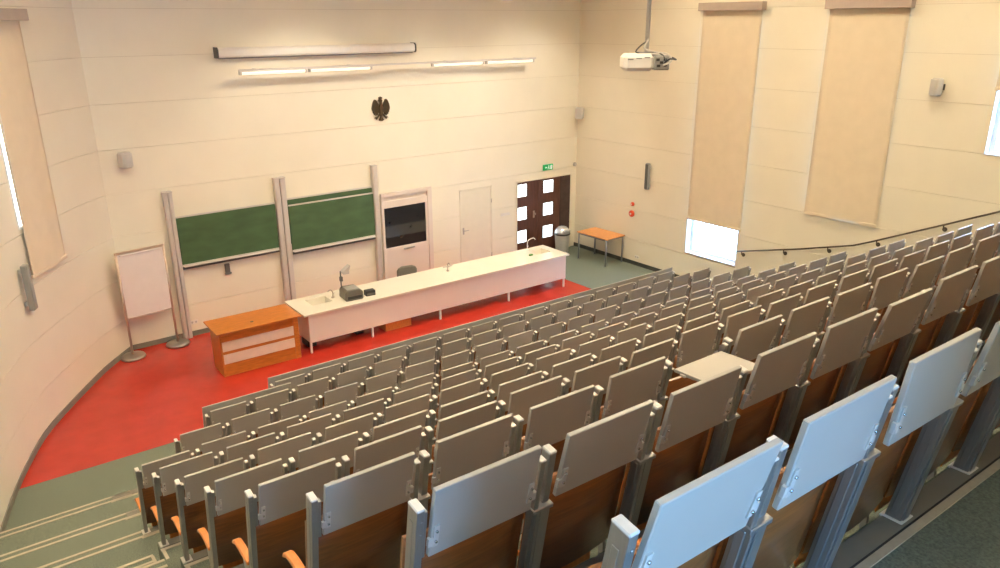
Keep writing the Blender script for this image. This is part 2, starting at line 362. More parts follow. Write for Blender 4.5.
# ------------------------------------------------------------------ seats
LEAN = R_(10.0)
LX = Matrix.Rotation(LEAN, 4, 'X')
TL = TOP/math.cos(LEAN)
def seat_meshes():
    G = {}
    t = MB().box(0, 0.468, -0.011, 0.011, -0.158, 0.165); G['tablet'] = t.mesh('tablet', 'tablet', 0.003)
    def hinge(mb, x, s):
        mb.box(x-0.011, x+0.011, -0.017, -0.011, -0.105, -0.005)
        for z in (-0.03, -0.08):
            mb.cyl((x, -0.017, z), (x, -0.023, z), 0.0065, 0.005, 6)
        mb.box(min(x, x+s*0.03), max(x, x+s*0.03), -0.016, -0.002, -0.10, -0.06)
        return mb
    G['hinge_l'] = hinge(MB(), 0.02, -1).mesh('hinge', 'lgrey'); G['hinge_r'] = hinge(MB(), 0.448, 1).mesh('hinge', 'lgrey')
    for k in ('hinge_l', 'hinge_r'):
        G[k].materials.append(M['screw'])
        for f in G[k].polygons:
            if f.center.y < -0.0172: f.material_index = 1
    lo = MB().box(0.508, 0.578, -0.030, 0.035, 0.0, 0.585); lo.box(0.502, 0.508, -0.012, 0.020, 0.02, 0.56); lo.box(0.520, 0.566, -0.036, -0.030, 0.0, 0.585)
    G['post'] = lo.mesh('post', 'alu', 0.004, LX)
    fo = MB().box(0.495, 0.592, -0.045, 0.050, 0.0, 0.010); G['foot'] = fo.mesh('foot', 'cap', 0.003)
    G['collar'] = MB().box(0.482, 0.586, -0.038, 0.042, 0.580, 0.600).mesh('collar', 'alu', 0.003, LX)
    up = MB().box(0.543, 0.578, -0.016, 0.036, 0.59, TL-0.088); G['upper_post'] = up.mesh('upper_post', 'alu', 0.003, LX)
    G['cap'] = MB().box(0.542, 0.579, -0.017, 0.037, TL-0.089, TL-0.078).mesh('cap', 'cap', 0.004, LX)
    ar = MB().prism([(-0.030, 0.59), (0.022, 0.59), (0.022, TL-0.115), (0.000, TL-0.093), (-0.030, TL-0.093)], 0.488, 0.513, lambda u, v, d: (d, u, v))
    G['tablet_arm'] = ar.mesh('tablet_arm', 'alu', 0.002, LX)
    G['arm_cap'] = MB().box(0.486, 0.515, -0.032, 0.004, TL-0.096, TL-0.086).mesh('cap', 'cap', 0.003, LX)
    # moulded plywood back, curved a little in plan
    bk = MB(); n = 8; rows = []
    for z in (0.04, 0.64):
        A = []
        for k in range(n+1):
            x = -0.045+0.575*k/n; b = 0.030*(1-(2*k/n-1)**2)
            A.append((bk.bm.verts.new((x, 0.036-b*0.9, z)), bk.bm.verts.new((x, 0.052-b*0.9, z))))
        rows.append(A)
    for k in range(n):
        (a0, b0), (a1, b1), (c0, d0), (c1, d1) = rows[0][k], rows[0][k+1], rows[1][k], rows[1][k+1]
        f = bk.bm.faces.new((a0, a1, c1, c0)); f.smooth = True; f = bk.bm.faces.new((b1, b0, d0, d1)); f.smooth = True
        bk.bm.faces.new((c0, c1, d1, d0)); bk.bm.faces.new((a1, a0, b0, b1))
    for k in (0, n): bk.bm.faces.new((rows[0][k][0], rows[1][k][0], rows[1][k][1], rows[0][k][1]))
    bmesh.ops.translate(bk.bm, vec=(0, 0.035, 0), verts=bk.bm.verts)
    G['backrest'] = bk.mesh('backrest', 'brown', 0, LX)
    # tip-up seat pan, folded
    sp = MB().prism([(0.11, -0.02), (0.125, 0.0), (0.150, 0.2), (0.172, 0.36), (0.158, 0.37), (0.132, 0.2), (0.108, 0.0)], 0.04, 0.46, lambda u, v, d: (d, u, v-0.1))
    G['seat_pan'] = sp.mesh('seat_pan', 'orange', 0.003, LX)
    # wooden armrest with its steel bracket in front of the post
    def arm(x0, x1):
        a = MB().prism([(0.03, 0.355), (0.03, 0.385), (0.20, 0.402), (0.275, 0.398), (0.315, 0.375), (0.325, 0.34), (0.300, 0.35), (0.26, 0.372), (0.18, 0.372)], x0, x1, lambda u, v, d: (d, u+0.03, v-0.15))
        b = MB().prism([(0.03, 0.30), (0.03, 0.352), (0.2, 0.37), (0.26, 0.368), (0.18, 0.33), (0.12, 0.10), (0.10, -0.02), (0.075, -0.02), (0.09, 0.2)], x0+0.018, x1-0.018, lambda u, v, d: (d, u+0.03, v-0.15))
        return a.mesh('armrest', 'orange', 0.006), b.mesh('bracket', 'slab', 0.0)
    G['armrest'], G['bracket'] = arm(0.515, 0.572)
    G['arm_end'], G['bracket_end'] = arm(-0.056, -0.006)
    # plain full-height post that closes a row at the stairs
    ep = MB().box(-0.060, -0.028, -0.030, 0.032, 0.0, TL-0.085); ep.box(-0.063, -0.060, -0.010, 0.014, 0.05, TL-0.14)
    for z in (0.26, 0.36, 0.74, 0.80): ep.cyl((-0.042, -0.030, z), (-0.042, -0.034, z), 0.006, n=8)
    G['end_post'] = ep.mesh('end_post', 'alu', 0.003, LX)
    G['end_cap'] = MB().box(-0.062, -0.026, -0.032, 0.034, TL-0.086, TL-0.075).mesh('cap', 'cap', 0.004, LX)
    G['end_foot'] = MB().box(-0.085, -0.005, -0.045, 0.050, 0.0, 0.010).mesh('foot', 'cap', 0.003)
    G['link'] = MB().box(-0.028, -0.004, -0.012, 0.020, 0.60, 0.82).mesh('tablet_arm', 'alu', 0.002, LX)
    return G
G = seat_meshes()
ORD = ['first', 'second', 'third', 'fourth', 'fifth', 'sixth', 'seventh', 'eighth', 'ninth', 'tenth', 'eleventh', 'twelfth', 'thirteenth', 'fourteenth', 'fifteenth', 'sixteenth', 'seventeenth', 'eighteenth', 'nineteenth']
def add_tablet(t, dx, tilt, dz=0.0, flat=False):
    """the writing tablet on its two hinges; dx is its place along the row"""
    if flat:
        c = LX @ Vector((dx, -0.03, TL-0.165)); p = c+Vector((0, -0.15, 0.03)); rx = R_(88)
    else:
        c = LX @ Vector((dx, -0.026, TL-0.165-0.0+dz)); p = c; rx = LEAN+tilt
    o = link_mesh('tablet', G['tablet'], t, p, (rx, 0, 0))
    for k in ('hinge_l', 'hinge_r'):
        link_mesh('hinge', G[k], o)
    return o
def add_post(t, dx, seat=True):
    for k in ('post', 'collar', 'upper_post', 'tablet_arm', 'foot'):
        o = link_mesh(k, G[k], t, (dx, 0, 0))
        if k == 'upper_post': link_mesh('cap', G['cap'], o)
        if k == 'tablet_arm': link_mesh('cap', G['arm_cap'], o)
def add_end(t, dx, arm=True):
    o = link_mesh('end_post', G['end_post'], t, (dx, 0, 0)); link_mesh('cap', G['end_cap'], o)
    link_mesh('foot', G['end_foot'], t, (dx, 0, 0)); link_mesh('tablet_arm', G['link'], t, (dx, 0, 0))
    if arm:
        a = link_mesh('armrest', G['arm_end'], t, (dx, 0, 0)); link_mesh('bracket', G['bracket_end'], a)
BASEY = TOP*math.tan(LEAN)
NS = [round((12.66-x)/P) for x in X0]
def root_at(i, x): return (x, rowy(i, x)+BASEY, LV[i])
def in_view(i, j):
    x = X0[i]+j*P; y = rowy(i, x); d = Vector((x+0.1, y, ZT[i]-0.2-H)); q = d.dot(fw)
    return q > 0.1 and 500+F*d.dot(rt)/q < 1600
for i in range(9, -1, -1):
    for j in range(NS[i]):
        if not in_view(i, j) or (i == 9 and j < 2): continue
        x = X0[i]+j*P
        flat = (i == 2 and j == 4)
        k = 10-i
        lab = f"grey tablet seat, {ORD[j]} from the carpeted stairs, {ORD[k]} row up from the red floor"
        if flat: lab = "seat whose writing tablet is folded out flat, among upright grey tablets"
        elif j == 0: lab = f"grey tablet seat with end post by the carpeted stairs, {ORD[k]} row from red floor"
        t = thing('lecture_seat', lab, 'seat', root_at(i, x), RZ, 'lecture seats in tiered rows')
        add_tablet(t, 0, R_(random.gauss(1.0, 2.2)), random.gauss(0, 0.006), flat)
        link_mesh('backrest', G['backrest'], t); link_mesh('seat_pan', G['seat_pan'], t)
        add_post(t, 0)
        a = link_mesh('armrest', G['armrest'], t); link_mesh('bracket', G['bracket'], a)
        if j == 0: add_end(t, 0)
def barrier(i, j0, j1, lab):
    x = X0[i]+j0*P; n = j1-j0
    t = thing('desk_barrier', lab, 'barrier', root_at(i, x), RZ)
    if i == 10: lo = 0.08
    else: lo = 0.05
    MB().box(-0.07, n*P-0.055, 0.060, 0.080, lo, TL+0.012).build('front_panel', 'tablet', t, 0.003, X=LX)
    add_end(t, 0, False)
    for j in range(n):
        add_tablet(t, j*P, R_(random.gauss(0.5, 1.6)), random.gauss(-0.012, 0.006)); add_post(t, j*P)
barrier(10, 0, NS[10], 'long grey panel with upright writing tablets behind it, along the red floor')
barrier(9, 0, 2, 'short grey panel with two writing tablets, next to the long front barrier')

def dens3(pts, n=4):
    P_ = [Vector(p) for p in pts]; out = []
    for k in range(len(P_)-1):
        p0, p1, p2, p3 = P_[max(k-1, 0)], P_[k], P_[k+1], P_[min(k+2, len(P_)-1)]
        for j in range(n):
            u = j/n; out.append(0.5*((2*p1)+(p2-p0)*u+(2*p0-5*p1+4*p2-p3)*u*u+(3*p1-p0-3*p2+p3)*u**3))
    out.append(P_[-1]); return out

# ------------------------------------------------------------------ chalkboards
YW = YF-0.0135                                  # face of the wall boards
def chalkboard(lab, xa, xb, profs, boards_):
    t = thing('chalkboard', lab, 'chalkboard', ((xa+xb)/2, YW, 0)); cx = (xa+xb)/2
    for a, b in profs:
        q = MB().box(a-cx, b-cx, -0.115, -0.0, 0.0, 2.98); q.box(a-cx+0.012, b-cx-0.012, -0.125, -0.115, 0.02, 2.96)
        o = q.build('column', 'profile', t, 0.006)
        MB().box(a-cx-0.008, b-cx+0.008, -0.13, 0, 2.98, 3.0).build('cap', 'profile', o, 0.004)
    for z0, z1, y, tray in boards_:
        o = MB().box(xa-cx, xb-cx, y-0.018, y, z0, z1).build('writing_surface', 'board', t)
        MB().box(xa-cx, xb-cx, y-0.026, y+0.003, z1-0.002, z1+0.026).build('edge_strip', 'profile', o)
        if not tray: continue
        tr = MB().box(xa-cx, xb-cx, y-0.026, y+0.003, z0-0.03, z0+0.002); tr.box(xa-cx+0.02, xb-cx-0.02, y-0.075, y-0.02, z0-0.045, z0-0.03)
        tr.build('chalk_tray', 'profile', o)
        MB().box(xa-cx, xb-cx, y-0.02, y, z0-0.10, z0-0.046).build('lower_edge', 'dkgrey', o)
chalkboard('single green chalkboard between two aluminium columns, beside the flip chart', 3.76, 5.735, [(3.585, 3.66), (3.668, 3.745), (5.755, 5.862)], [(1.53, 2.47, -0.06, True)])
chalkboard('pair of sliding green chalkboards, one set higher behind the other, beside the fume cupboard', 6.015, 8.01, [(5.878, 5.99), (8.02, 8.135)], [(1.55, 2.505, -0.03, False), (1.42, 2.375, -0.075, True)])
h = MB().box(-0.05, 0.05, -0.05, 0, -0.10, 0.10); h.box(-0.07, 0.07, -0.06, -0.03, -0.12, -0.08)
tag(h.build('wall_holder', 'dkgrey', bevel=0.01, loc=on_y(227, 268, YW)), 'small black holder on the wall under the left chalkboard', 'holder')

# ------------------------------------------------------------------ fume cupboard, doors
t = thing('fume_cupboard', 'white fume cupboard front with a dark glass sash in the wall', 'cupboard', (8.9, YW, 0))
for a in ((-0.68, -0.62, 0, 2.32), (0.56, 0.68, 0, 2.32), (-0.62, 0.56, 2.24, 2.32)): MB().box(a[0], a[1], -0.07, -0.001, a[2], a[3]).build('frame_member', 'deskw', t, 0.004)
MB().box(-0.62, 0.56, -0.012, -0.001, 0.0, 2.24).build('back_panel', 'deskw', t)
sh = MB().box(-0.62, 0.56, -0.05, -0.015, 1.97, 2.13); sh.box(-0.62, 0.56, -0.05, -0.015, 0.05, 1.02); sh.box(0.50, 0.56, -0.05, -0.015, 1.02, 1.97)
sh = sh.build('sash', 'deskw', t, 0.004)
MB().box(-0.62, 0.50, -0.04, -0.03, 1.02, 1.97).build('pane', 'hoodglass', sh)
MB().box(-0.15, 0.15, -0.09, -0.06, 0.93, 0.96).build('handle', 'alu', sh, 0.005)

t = MB().box(10.46, 11.38, YF-0.010, YF+0.010, 0.01, 2.06).build('door_1', 'creamdoor', None, 0.004); struct(t)
fr = MB().box(10.42, 10.46, YF-0.025, YF+0.012, 0, 2.10); fr.box(11.38, 11.42, YF-0.025, YF+0.012, 0, 2.10); fr.box(10.42, 11.42, YF-0.025, YF+0.012, 2.06, 2.10)
fr.build('door_frame', 'creamdoor', t, 0.004)
hd = MB().box(10.50, 10.545, YF-0.016, YF-0.010, 0.97, 1.14); hd.tube([(10.52, YF-0.012, 1.07), (10.52, YF-0.06, 1.07), (10.54, YF-0.065, 1.07), (10.65, YF-0.065, 1.07)], 0.010)
hd.build('door_handle', 'steel', t)
for z in (0.3, 1.72): MB().cyl((11.39, YF-0.03, z-0.05), (11.39, YF-0.03, z+0.05), 0.010).build('hinge', 'steel', t)

d2 = MB().box(12.20, 12.235, YF-0.035, YF+0.012, 0, 2.09); d2.box(14.10, 14.14, YF-0.035, YF+0.012, 0, 2.09); d2.box(12.20, 14.14, YF-0.035, YF+0.012, 2.055, 2.09)
d2 = struct(d2.build('door_2', 'creamdoor', None, 0.004))
def leaf(x0, x1, px0, px1):
    q = MB(); zs = [(0.43, 0.76), (1.05, 1.39), (1.67, 2.00)]
    y0, y1 = YF-0.028, YF+0.008
    q.box(x0, px0, y0, y1, 0.01, 2.055); q.box(px1, x1, y0, y1, 0.01, 2.055)
    zz = [0.01]+[v for z in zs for v in z]+[2.055]
    for a, b in zip(zz[::2], zz[1::2]): q.box(px0, px1, y0, y1, a, b)
    o = q.build('door_leaf', 'door', d2)
    for a, b in zs: MB().box(px0, px1, YF-0.02, YF-0.008, a, b).build('pane', 'pane', o)
    return o
l1 = leaf(12.237, 12.945, 12.25, 12.555); l2 = leaf(12.955, 13.72, 13.13, 13.475)
MB().box(13.73, 14.10, YF-0.022, YF+0.008, 0.01, 2.055).build('side_panel', mat('dark_door_side', (0.05, 0.03, 0.028), 0.18, var=0.2), d2)
kn = MB().ell((12.80, YF-0.07, 1.16), (0.035, 0.03, 0.035)); kn.cyl((12.80, YF-0.028, 1.16), (12.80, YF-0.06, 1.16), 0.014); kn.box(12.77, 12.83, YF-0.033, YF-0.026, 1.05, 1.24)
kn.build('door_knob', 'steel', l1)

# exit sign, plates, detectors
p = on_y(547.3, 167, YW)
t = thing('exit_sign', 'green emergency exit sign above the dark double door', 'sign', p)
MB().box(-0.165, 0.165, -0.05, 0, -0.075, 0.075).build('housing', 'exit', t, 0.006)
g = MB().box(0.065, 0.125, -0.053, -0.051, -0.05, 0.05); g.build('door_symbol', 'exitw', t)
g = MB().box(-0.005, 0.02, -0.053, -0.051, -0.02, 0.03); g.ell((0.012, -0.052, 0.045), (0.012, 0.002, 0.012))
g.prism([(-0.04, -0.05), (-0.025, -0.05), (0.01, -0.015), (0.0, -0.01)], -0.053, -0.051, lambda u, v, d: (u, d, v)); g.prism([(0.03, -0.05), (0.045, -0.05), (0.02, -0.01), (0.008, -0.015)], -0.053, -0.051, lambda u, v, d: (u, d, v))
g.prism([(-0.12, 0.0), (-0.085, 0.03), (-0.085, 0.012), (-0.05, 0.012), (-0.05, -0.012), (-0.085, -0.012), (-0.085, -0.03)], -0.053, -0.051, lambda u, v, d: (u, d, v))
g.build('running_figure', 'exitw', t)
t = MB().box(-0.14, 0.14, -0.02, 0, -0.03, 0.03); t.box(-0.15, 0.15, -0.035, -0.0, -0.035, -0.025)
tag(t.build('door_plate', 'white', bevel=0.004, loc=on_y(505, 214, YW)), 'small white name plate on the wall beside the double door', 'plate')
def outlet(p, lab, right=False):
    t = thing('wall_outlet', lab, 'outlet', p, R_(-90) if right else 0)
    MB().box(-0.075, 0.075, -0.012, 0, -0.04, 0.04).build('cover_plate', 'white', t, 0.004)
    for x in (-0.037, 0.037): MB().cyl((x, -0.0125, 0), (x, -0.006, 0), 0.021, n=16).build('socket', 'lgrey', t)
outlet(on_y(194, 322, YW), 'white double outlet on the wall between flip chart and wooden podium')
outlet(on_x(637, 257, XR-0.012), 'white double outlet low on the wall beside the small table', True)
p = on_y(576, 164, YW); p.x = XR-0.012-0.07
tag(MB().lathe([(0.055, 0), (0.055, 0.03), (0.03, 0.05), (0.012, 0.055)], 16).build('smoke_detector', 'lgrey', loc=(p.x, YW, p.z), X=Matrix.Rotation(R_(90), 4, 'X')), 'round detector in the corner above the double door', 'detector')

# ------------------------------------------------------------------ emblem
t = thing('wall_eagle', 'dark bronze crowned eagle emblem on the front wall', 'emblem', on_y(380.3, 108.6, YW))
A3 = lambda u, v, d: (u*0.01, -d, v*0.01)
MB().prism([(-4, -10), (-5, 0), (-3, 8), (-2, 13), (-4.5, 17), (-7, 17.5), (-4.5, 19.5), (-2, 21), (2, 20.5), (3.5, 18), (2, 13), (3, 8), (5, 0), (4, -10), (0, -14)], 0, 0.06, A3).build('body', 'bronze', t, 0.006)
MB().prism([(-3.5, 21), (-4, 25), (-2, 24), (0, 26.5), (2, 24), (4, 25), (3.5, 21)], 0, 0.05, A3).build('crown', 'bronze', t, 0.004)
for s in (-1, 1):
    wg = [(3, 1), (5, 6), (7.5, 13), (11, 19), (14.5, 20.5), (17.5, 17), (20.5, 10), (22, 2), (21, -4), (20, -2), (19.5, -9), (17.5, -7), (17, -13), (14.5, -10), (13, -15), (11, -11), (9.5, -14), (8, -9), (5, -8), (3, -6)]
    o = MB().prism([(s*a, b) for a, b in wg], 0, 0.045, A3).build('wing', 'bronze', t, 0.004)
    for k in range(4):
        a = (6+3.4*k, 11.5-1.2*k+(1.2*k if k < 3 else 0))
        MB().prism([(s*(a[0]), a[1]), (s*(a[0]+1.2), a[1]), (s*(a[0]+0.8), a[1]-17+k), (s*(a[0]-0.2), a[1]-17+k)], 0.045, 0.052, A3).build('feather_ridge', 'bronze', o)
    MB().prism([(s*2, -9), (s*5, -11), (s*9.5, -16.5), (s*14, -17), (s*17, -20), (s*13.5, -20), (s*12.5, -23), (s*10.5, -20.5), (s*7.5, -17.5), (s*2, -12)], 0, 0.05, A3).build('claw', 'bronze', t, 0.003)
MB().prism([(-2, -12), (-1.8, -18), (-4.5, -22), (-6, -25.5), (-3.2, -25), (-1.5, -27), (0, -25.5), (1.5, -27), (3.2, -25), (6, -25.5), (4.5, -22), (1.8, -18), (2, -12)], 0, 0.05, A3).build('tail', 'bronze', t, 0.004)

# ------------------------------------------------------------------ projection screen case and tube light rail
a, b = on_y(217, 53, YW-0.12), on_y(413, 47.3, YW-0.12); zc = (a.z+b.z)/2
t = thing('projection_screen', 'rolled up projection screen in a long white case on the front wall', 'screen', ((a.x+b.x)/2, YW, zc))
L = (b.x-a.x)/2
MB().prism([(0.02, 0.09), (0.17, 0.09), (0.21, 0.05), (0.21, -0.06), (0.18, -0.09), (0.02, -0.09)], -L, L, lambda u, v, d: (d, -u, v)).build('case', 'white', t, 0.01)
for s in (-1, 1):
    MB().prism([(0.0, 0.10), (0.18, 0.10), (0.22, 0.06), (0.22, -0.07), (0.19, -0.10), (0.0, -0.10)], s*L, s*(L+0.03), lambda u, v, d: (d, -u, v)).build('end_cap', 'dkgrey', t, 0.006)
MB().box(-L+0.02, L-0.02, -0.13, -0.09, -0.115, -0.088).build('bottom_bar', 'slab', t)
a, b = on_y(239, 74.3, YW-0.35), on_y(535, 59.7, YW-0.35); zc = (a.z+b.z)/2
t = thing('board_light_rail', 'long thin rail of tube lights over the chalkboards', 'light', ((a.x+b.x)/2, YW, zc)); L = (b.x-a.x)/2
MB().box(-L, L, -0.40, -0.31, 0.035, 0.07).build('rail', 'profile', t, 0.006)
hv = MB()
for x in (-L+0.4, -L/3, L/3, L-0.4): hv.box(x-0.015, x+0.015, -0.33, 0, 0.04, 0.065)
hv.build('wall_arm', 'profile', t)
px = [239, 306, 309, 371, 432, 483, 486, 533]
for k in range(0, 8, 2):
    q0, q1 = on_y(px[k], 70, YW-0.35).x-(a.x+b.x)/2, on_y(px[k+1], 66, YW-0.35).x-(a.x+b.x)/2
    o = MB().cyl((q0+0.04, -0.355, 0.0), (q1-0.04, -0.355, 0.0), 0.030, n=12).build('tube', 'tube', t)
    for c0, c1 in ((q0-0.01, q0+0.04), (q1-0.04, q1+0.01)): MB().box(c0, c1, -0.39, -0.32, -0.035, 0.036).build('end_holder', 'lgrey', o, 0.005)
    MB().prism([(-0.30, 0.02), (-0.305, 0.036), (-0.41, 0.036), (-0.415, 0.02), (-0.41, 0.02), (-0.405, 0.032), (-0.31, 0.032)], q0, q1, lambda u, v, d: (d, u, v)).build('reflector', 'profile', o)
# pendant spot whose bottom just shows at the top edge
p = on_y(507, 1, 12.4)
t = thing('pendant_spot', 'small white pendant spotlight hanging before the front wall', 'light', (p.x, p.y, p.z))
MB().lathe([(0.03, 0.26), (0.07, 0.24), (0.10, 0.12), (0.11, 0.0), (0.095, 0.0)], 20).build('shade', 'white', t)
MB().cyl((0, 0, 0.25), (0, 0, ZC-p.z), 0.008, n=8).build('rod', 'lgrey', t)
MB().lathe([(0.09, 0.012), (0.09, 0.018)], 20).build('diffuser', 'wash', t)
def spot_lamp(parent, tgt, power, ang):
    l = bpy.data.lights.new('spot_lamp', 'SPOT'); l.energy = power; l.color = (1.0, 0.88, 0.70); l.spot_size = R_(ang); l.spot_blend = 0.7; l.shadow_soft_size = 0.08
    o = bpy.data.objects.new('spot_lamp', l); COL.objects.link(o); o.parent = parent; o.location = (0, 0, -0.02)
    o.rotation_euler = (Vector(tgt)-Vector(parent.location)).to_track_quat('-Z', 'Y').to_euler()
spot_lamp(t, (p.x, 15.1, 2.4), SPOT_W, 95)
for k, x in enumerate((6.6, 12.4)):
    t = thing('pendant_spot', ('small white pendant spotlight above the chalkboards', 'small white pendant spotlight above the double door')[k], 'light', (x, 12.4, p.z+0.35))
    MB().lathe([(0.03, 0.26), (0.07, 0.24), (0.10, 0.12), (0.11, 0.0), (0.095, 0.0)], 20).build('shade', 'white', t)
    MB().cyl((0, 0, 0.25), (0, 0, ZC-p.z-0.35), 0.008, n=8).build('rod', 'lgrey', t)
    MB().lathe([(0.09, 0.012), (0.09, 0.018)], 20).build('diffuser', 'wash', t)
    spot_lamp(t, (x, 15.1, 2.4), SPOT_W, 95)

# ------------------------------------------------------------------ loudspeakers
def speaker(lab, p, rz, w=0.20, h=0.29, d=0.18):
    t = thing('loudspeaker', lab, 'loudspeaker', p, rz)
    MB().box(-w/2, w/2, -0.06-d, -0.06, -h/2, h/2).build('cabinet', 'lgrey', t, 0.03)
    MB().box(-w/2+0.02, w/2-0.02, -0.066-d, -0.058-d, -h/2+0.02, h/2-0.02).build('grille', 'slab' if w < 0.15 else 'lgrey', t, 0.004)
    b = MB().box(-0.03, 0.03, -0.015, 0, -0.05, 0.05); b.cyl((0, -0.01, 0), (0, -0.07, 0), 0.018); b.build('wall_bracket', 'dkgrey', t)
speaker('grey loudspeaker on the front wall near the curved wall', on_y(119, 159.5, YW), R_(28), 0.21, 0.29)
p = on_y(577, 113, YW-0.15); p.x = XR-0.02
speaker('grey loudspeaker in the corner above the double door', (p.x-0.02, YW-0.17, p.z), R_(-62), 0.20, 0.30)
speaker('grey loudspeaker on the wall between two blinds, above the handrail', on_x(944, 87, XR-0.012), R_(-125), 0.20, 0.30, 0.14)
def bar_speaker(lab, p, rz, h):
    t = thing('column_speaker', lab, 'loudspeaker', p, rz)
    MB().box(-0.055, 0.055, -0.14, -0.05, -h/2, h/2).build('cabinet', 'slab', t, 0.015)
    MB().box(-0.045, 0.045, -0.145, -0.138, -h/2+0.02, h/2-0.02).build('grille', 'dkgrey' if h < 0.68 else 'slab', t, 0.003)
    b = MB()
    for z in (-h*0.36, h*0.36): b.box(-0.025, 0.025, -0.052, 0, z-0.03, z+0.03)
    b.build('wall_bracket', 'lgrey', t)
bar_speaker('slim dark column loudspeaker on the wall above the small table', on_x(650, 176, XR-0.012), R_(-90), 0.65)
pl, an, nr = on_left(20.5, 288)
bar_speaker('slim blue-grey column loudspeaker on the curved wall below the blind', pl+nr*0.02, math.atan2(nr.y, nr.x)+R_(90), 0.70)
for px, py, r, n, lab in ((633, 204, 0.055, 6, 'small red alarm button above the round fire bell'), (632, 213.5, 0.085, 20, 'round red fire bell on the wall by the small table')):
    p = on_x(px, py, XR-0.012); t = thing('fire_alarm', lab, 'alarm', p, R_(-90))
    MB().lathe([(r, 0), (r, 0.03), (r*0.8, 0.05), (r*0.3, 0.055)], n).build('body', 'redp', t, X=Matrix.Rotation(R_(90), 4, 'X'))
    MB().cyl((0, -0.055, 0), (0, -0.062, 0), r*0.28, n=12).build('centre', 'white', t)

# ------------------------------------------------------------------ windows and blinds of the right wall
def window(n, h, mull=None):
    y0, y1, z0, z1 = h; x = XR+0.17
    o = MB().box(x-0.03, x+0.04, y0, y0+0.09, z0, z1); o.box(x-0.03, x+0.04, y1-0.09, y1, z0, z1); o.box(x-0.028, x+0.038, y0+0.09, y1-0.09, z0, z0+0.09); o.box(x-0.028, x+0.038, y0+0.09, y1-0.09, z1-0.09, z1)
    zm = z0+2.2
    o.box(x-0.028, x+0.038, y0+0.09, y1-0.09, zm-0.05, zm+0.05)
    o = struct(o.build(f'window_{n}', 'pvc'))
    MB().box(x+0.0, x+0.008, y0+0.08, y1-0.08, z0+0.08, zm-0.04).build('pane', 'glass', o)
    MB().box(x+0.0, x+0.008, y0+0.08, y1-0.08, zm+0.04, z1-0.08).build('pane', 'glass', o)
    MB().box(XR-0.03, x-0.02, y0, y1, z0-0.0, z0+0.025).build('window_sill', 'pvc', o, 0.005)
    rv = MB().box(XR-0.02, x-0.02, y0, y0+0.012, z0+0.02, z1); rv.box(XR-0.02, x-0.02, y1-0.012, y1, z0+0.02, z1); rv.box(XR-0.02, x-0.02, y0, y1, z1-0.012, z1)
    rv.build('reveal', 'pvc', o)
for n, h in ((1, W1), (2, W2), (3, W3), (4, W4)): window(n, h)
def fabric(w, z0, z1, wave):
    mb = MB(); nx, nz = 18, 40; V = []
    for side in (0, 0.004):
        g = []
        for a in range(nx+1):
            u = a/nx*2-1
            g.append([])
            for b in range(nz+1):
                z = z0+(z1-z0)*b/nz; k = max(0, 1-(z-z0)/1.1)
                y = -wave*0.05*k*(1-u*u)*math.cos(u*2.2)-wave*0.018*math.sin(u*5+1.3*b/nz)*(1-b/nz)
                g[-1].append(mb.bm.verts.new((u*w/2, y-side, z)))
        V.append(g)
    for s in (0, 1):
        for a in range(nx):
            for b in range(nz):
                q = [V[s][a][b], V[s][a+1][b], V[s][a+1][b+1], V[s][a][b+1]]
                f = mb.bm.faces.new(q if s else q[::-1]); f.smooth = True
    for b in range(nz):
        mb.bm.faces.new((V[0][0][b], V[0][0][b+1], V[1][0][b+1], V[1][0][b])); mb.bm.faces.new((V[0][nx][b], V[1][nx][b], V[1][nx][b+1], V[0][nx][b+1]))
    return mb
def blind(lab, p, rz, w, ztop, zbot, box_h=0.165, wave=1.0, ext=0.05):
    """p: point on the wall at the middle of the blind"""
    t = thing('roller_blind', lab, 'blind', (p[0], p[1], 0), rz)
    MB().box(-w/2-ext, w/2+ext, -0.16, 0, ztop-box_h, ztop).build('cassette', 'blindbox', t, 0.008)
    f = fabric(w, zbot, ztop-box_h+0.02, wave).build('fabric', 'blind', t, loc=(0, -0.035, 0))
    MB().box(-w/2-0.01, w/2+0.01, -0.055, -0.020, zbot-0.05, zbot+0.01).build('bottom_bar', 'blind', t, 0.006)
    ch = MB().tube([(-w/2-0.02, -0.08, ztop-box_h), (-w/2-0.02, -0.08, zbot+(0.8 if wave else 0.3))], 0.004, 6); ch.build('pull_cord', 'white', t)
blind('long beige roller blind that leaves the window bottom bare', (XR-0.012, 10.488), R_(-90), 1.485, 6.37, 1.60, wave=0.15, ext=0.06)
blind('beige roller blind with a bulging lower edge above the handrail', (XR-0.012, 7.53), R_(-90), 1.49, 6.37, 2.30, wave=1.0, ext=0.06)
blind('half lowered beige roller blind beside the loudspeaker on the long wall', (XR-0.012, 4.45), R_(-90), 1.50, 6.37, 4.95, wave=0.2, ext=0.06)
blind('beige roller blind of the last window along the handrail', (XR-0.012, 1.45), R_(-90), 1.50, 6.37, 4.9, wave=0.2, ext=0.06)

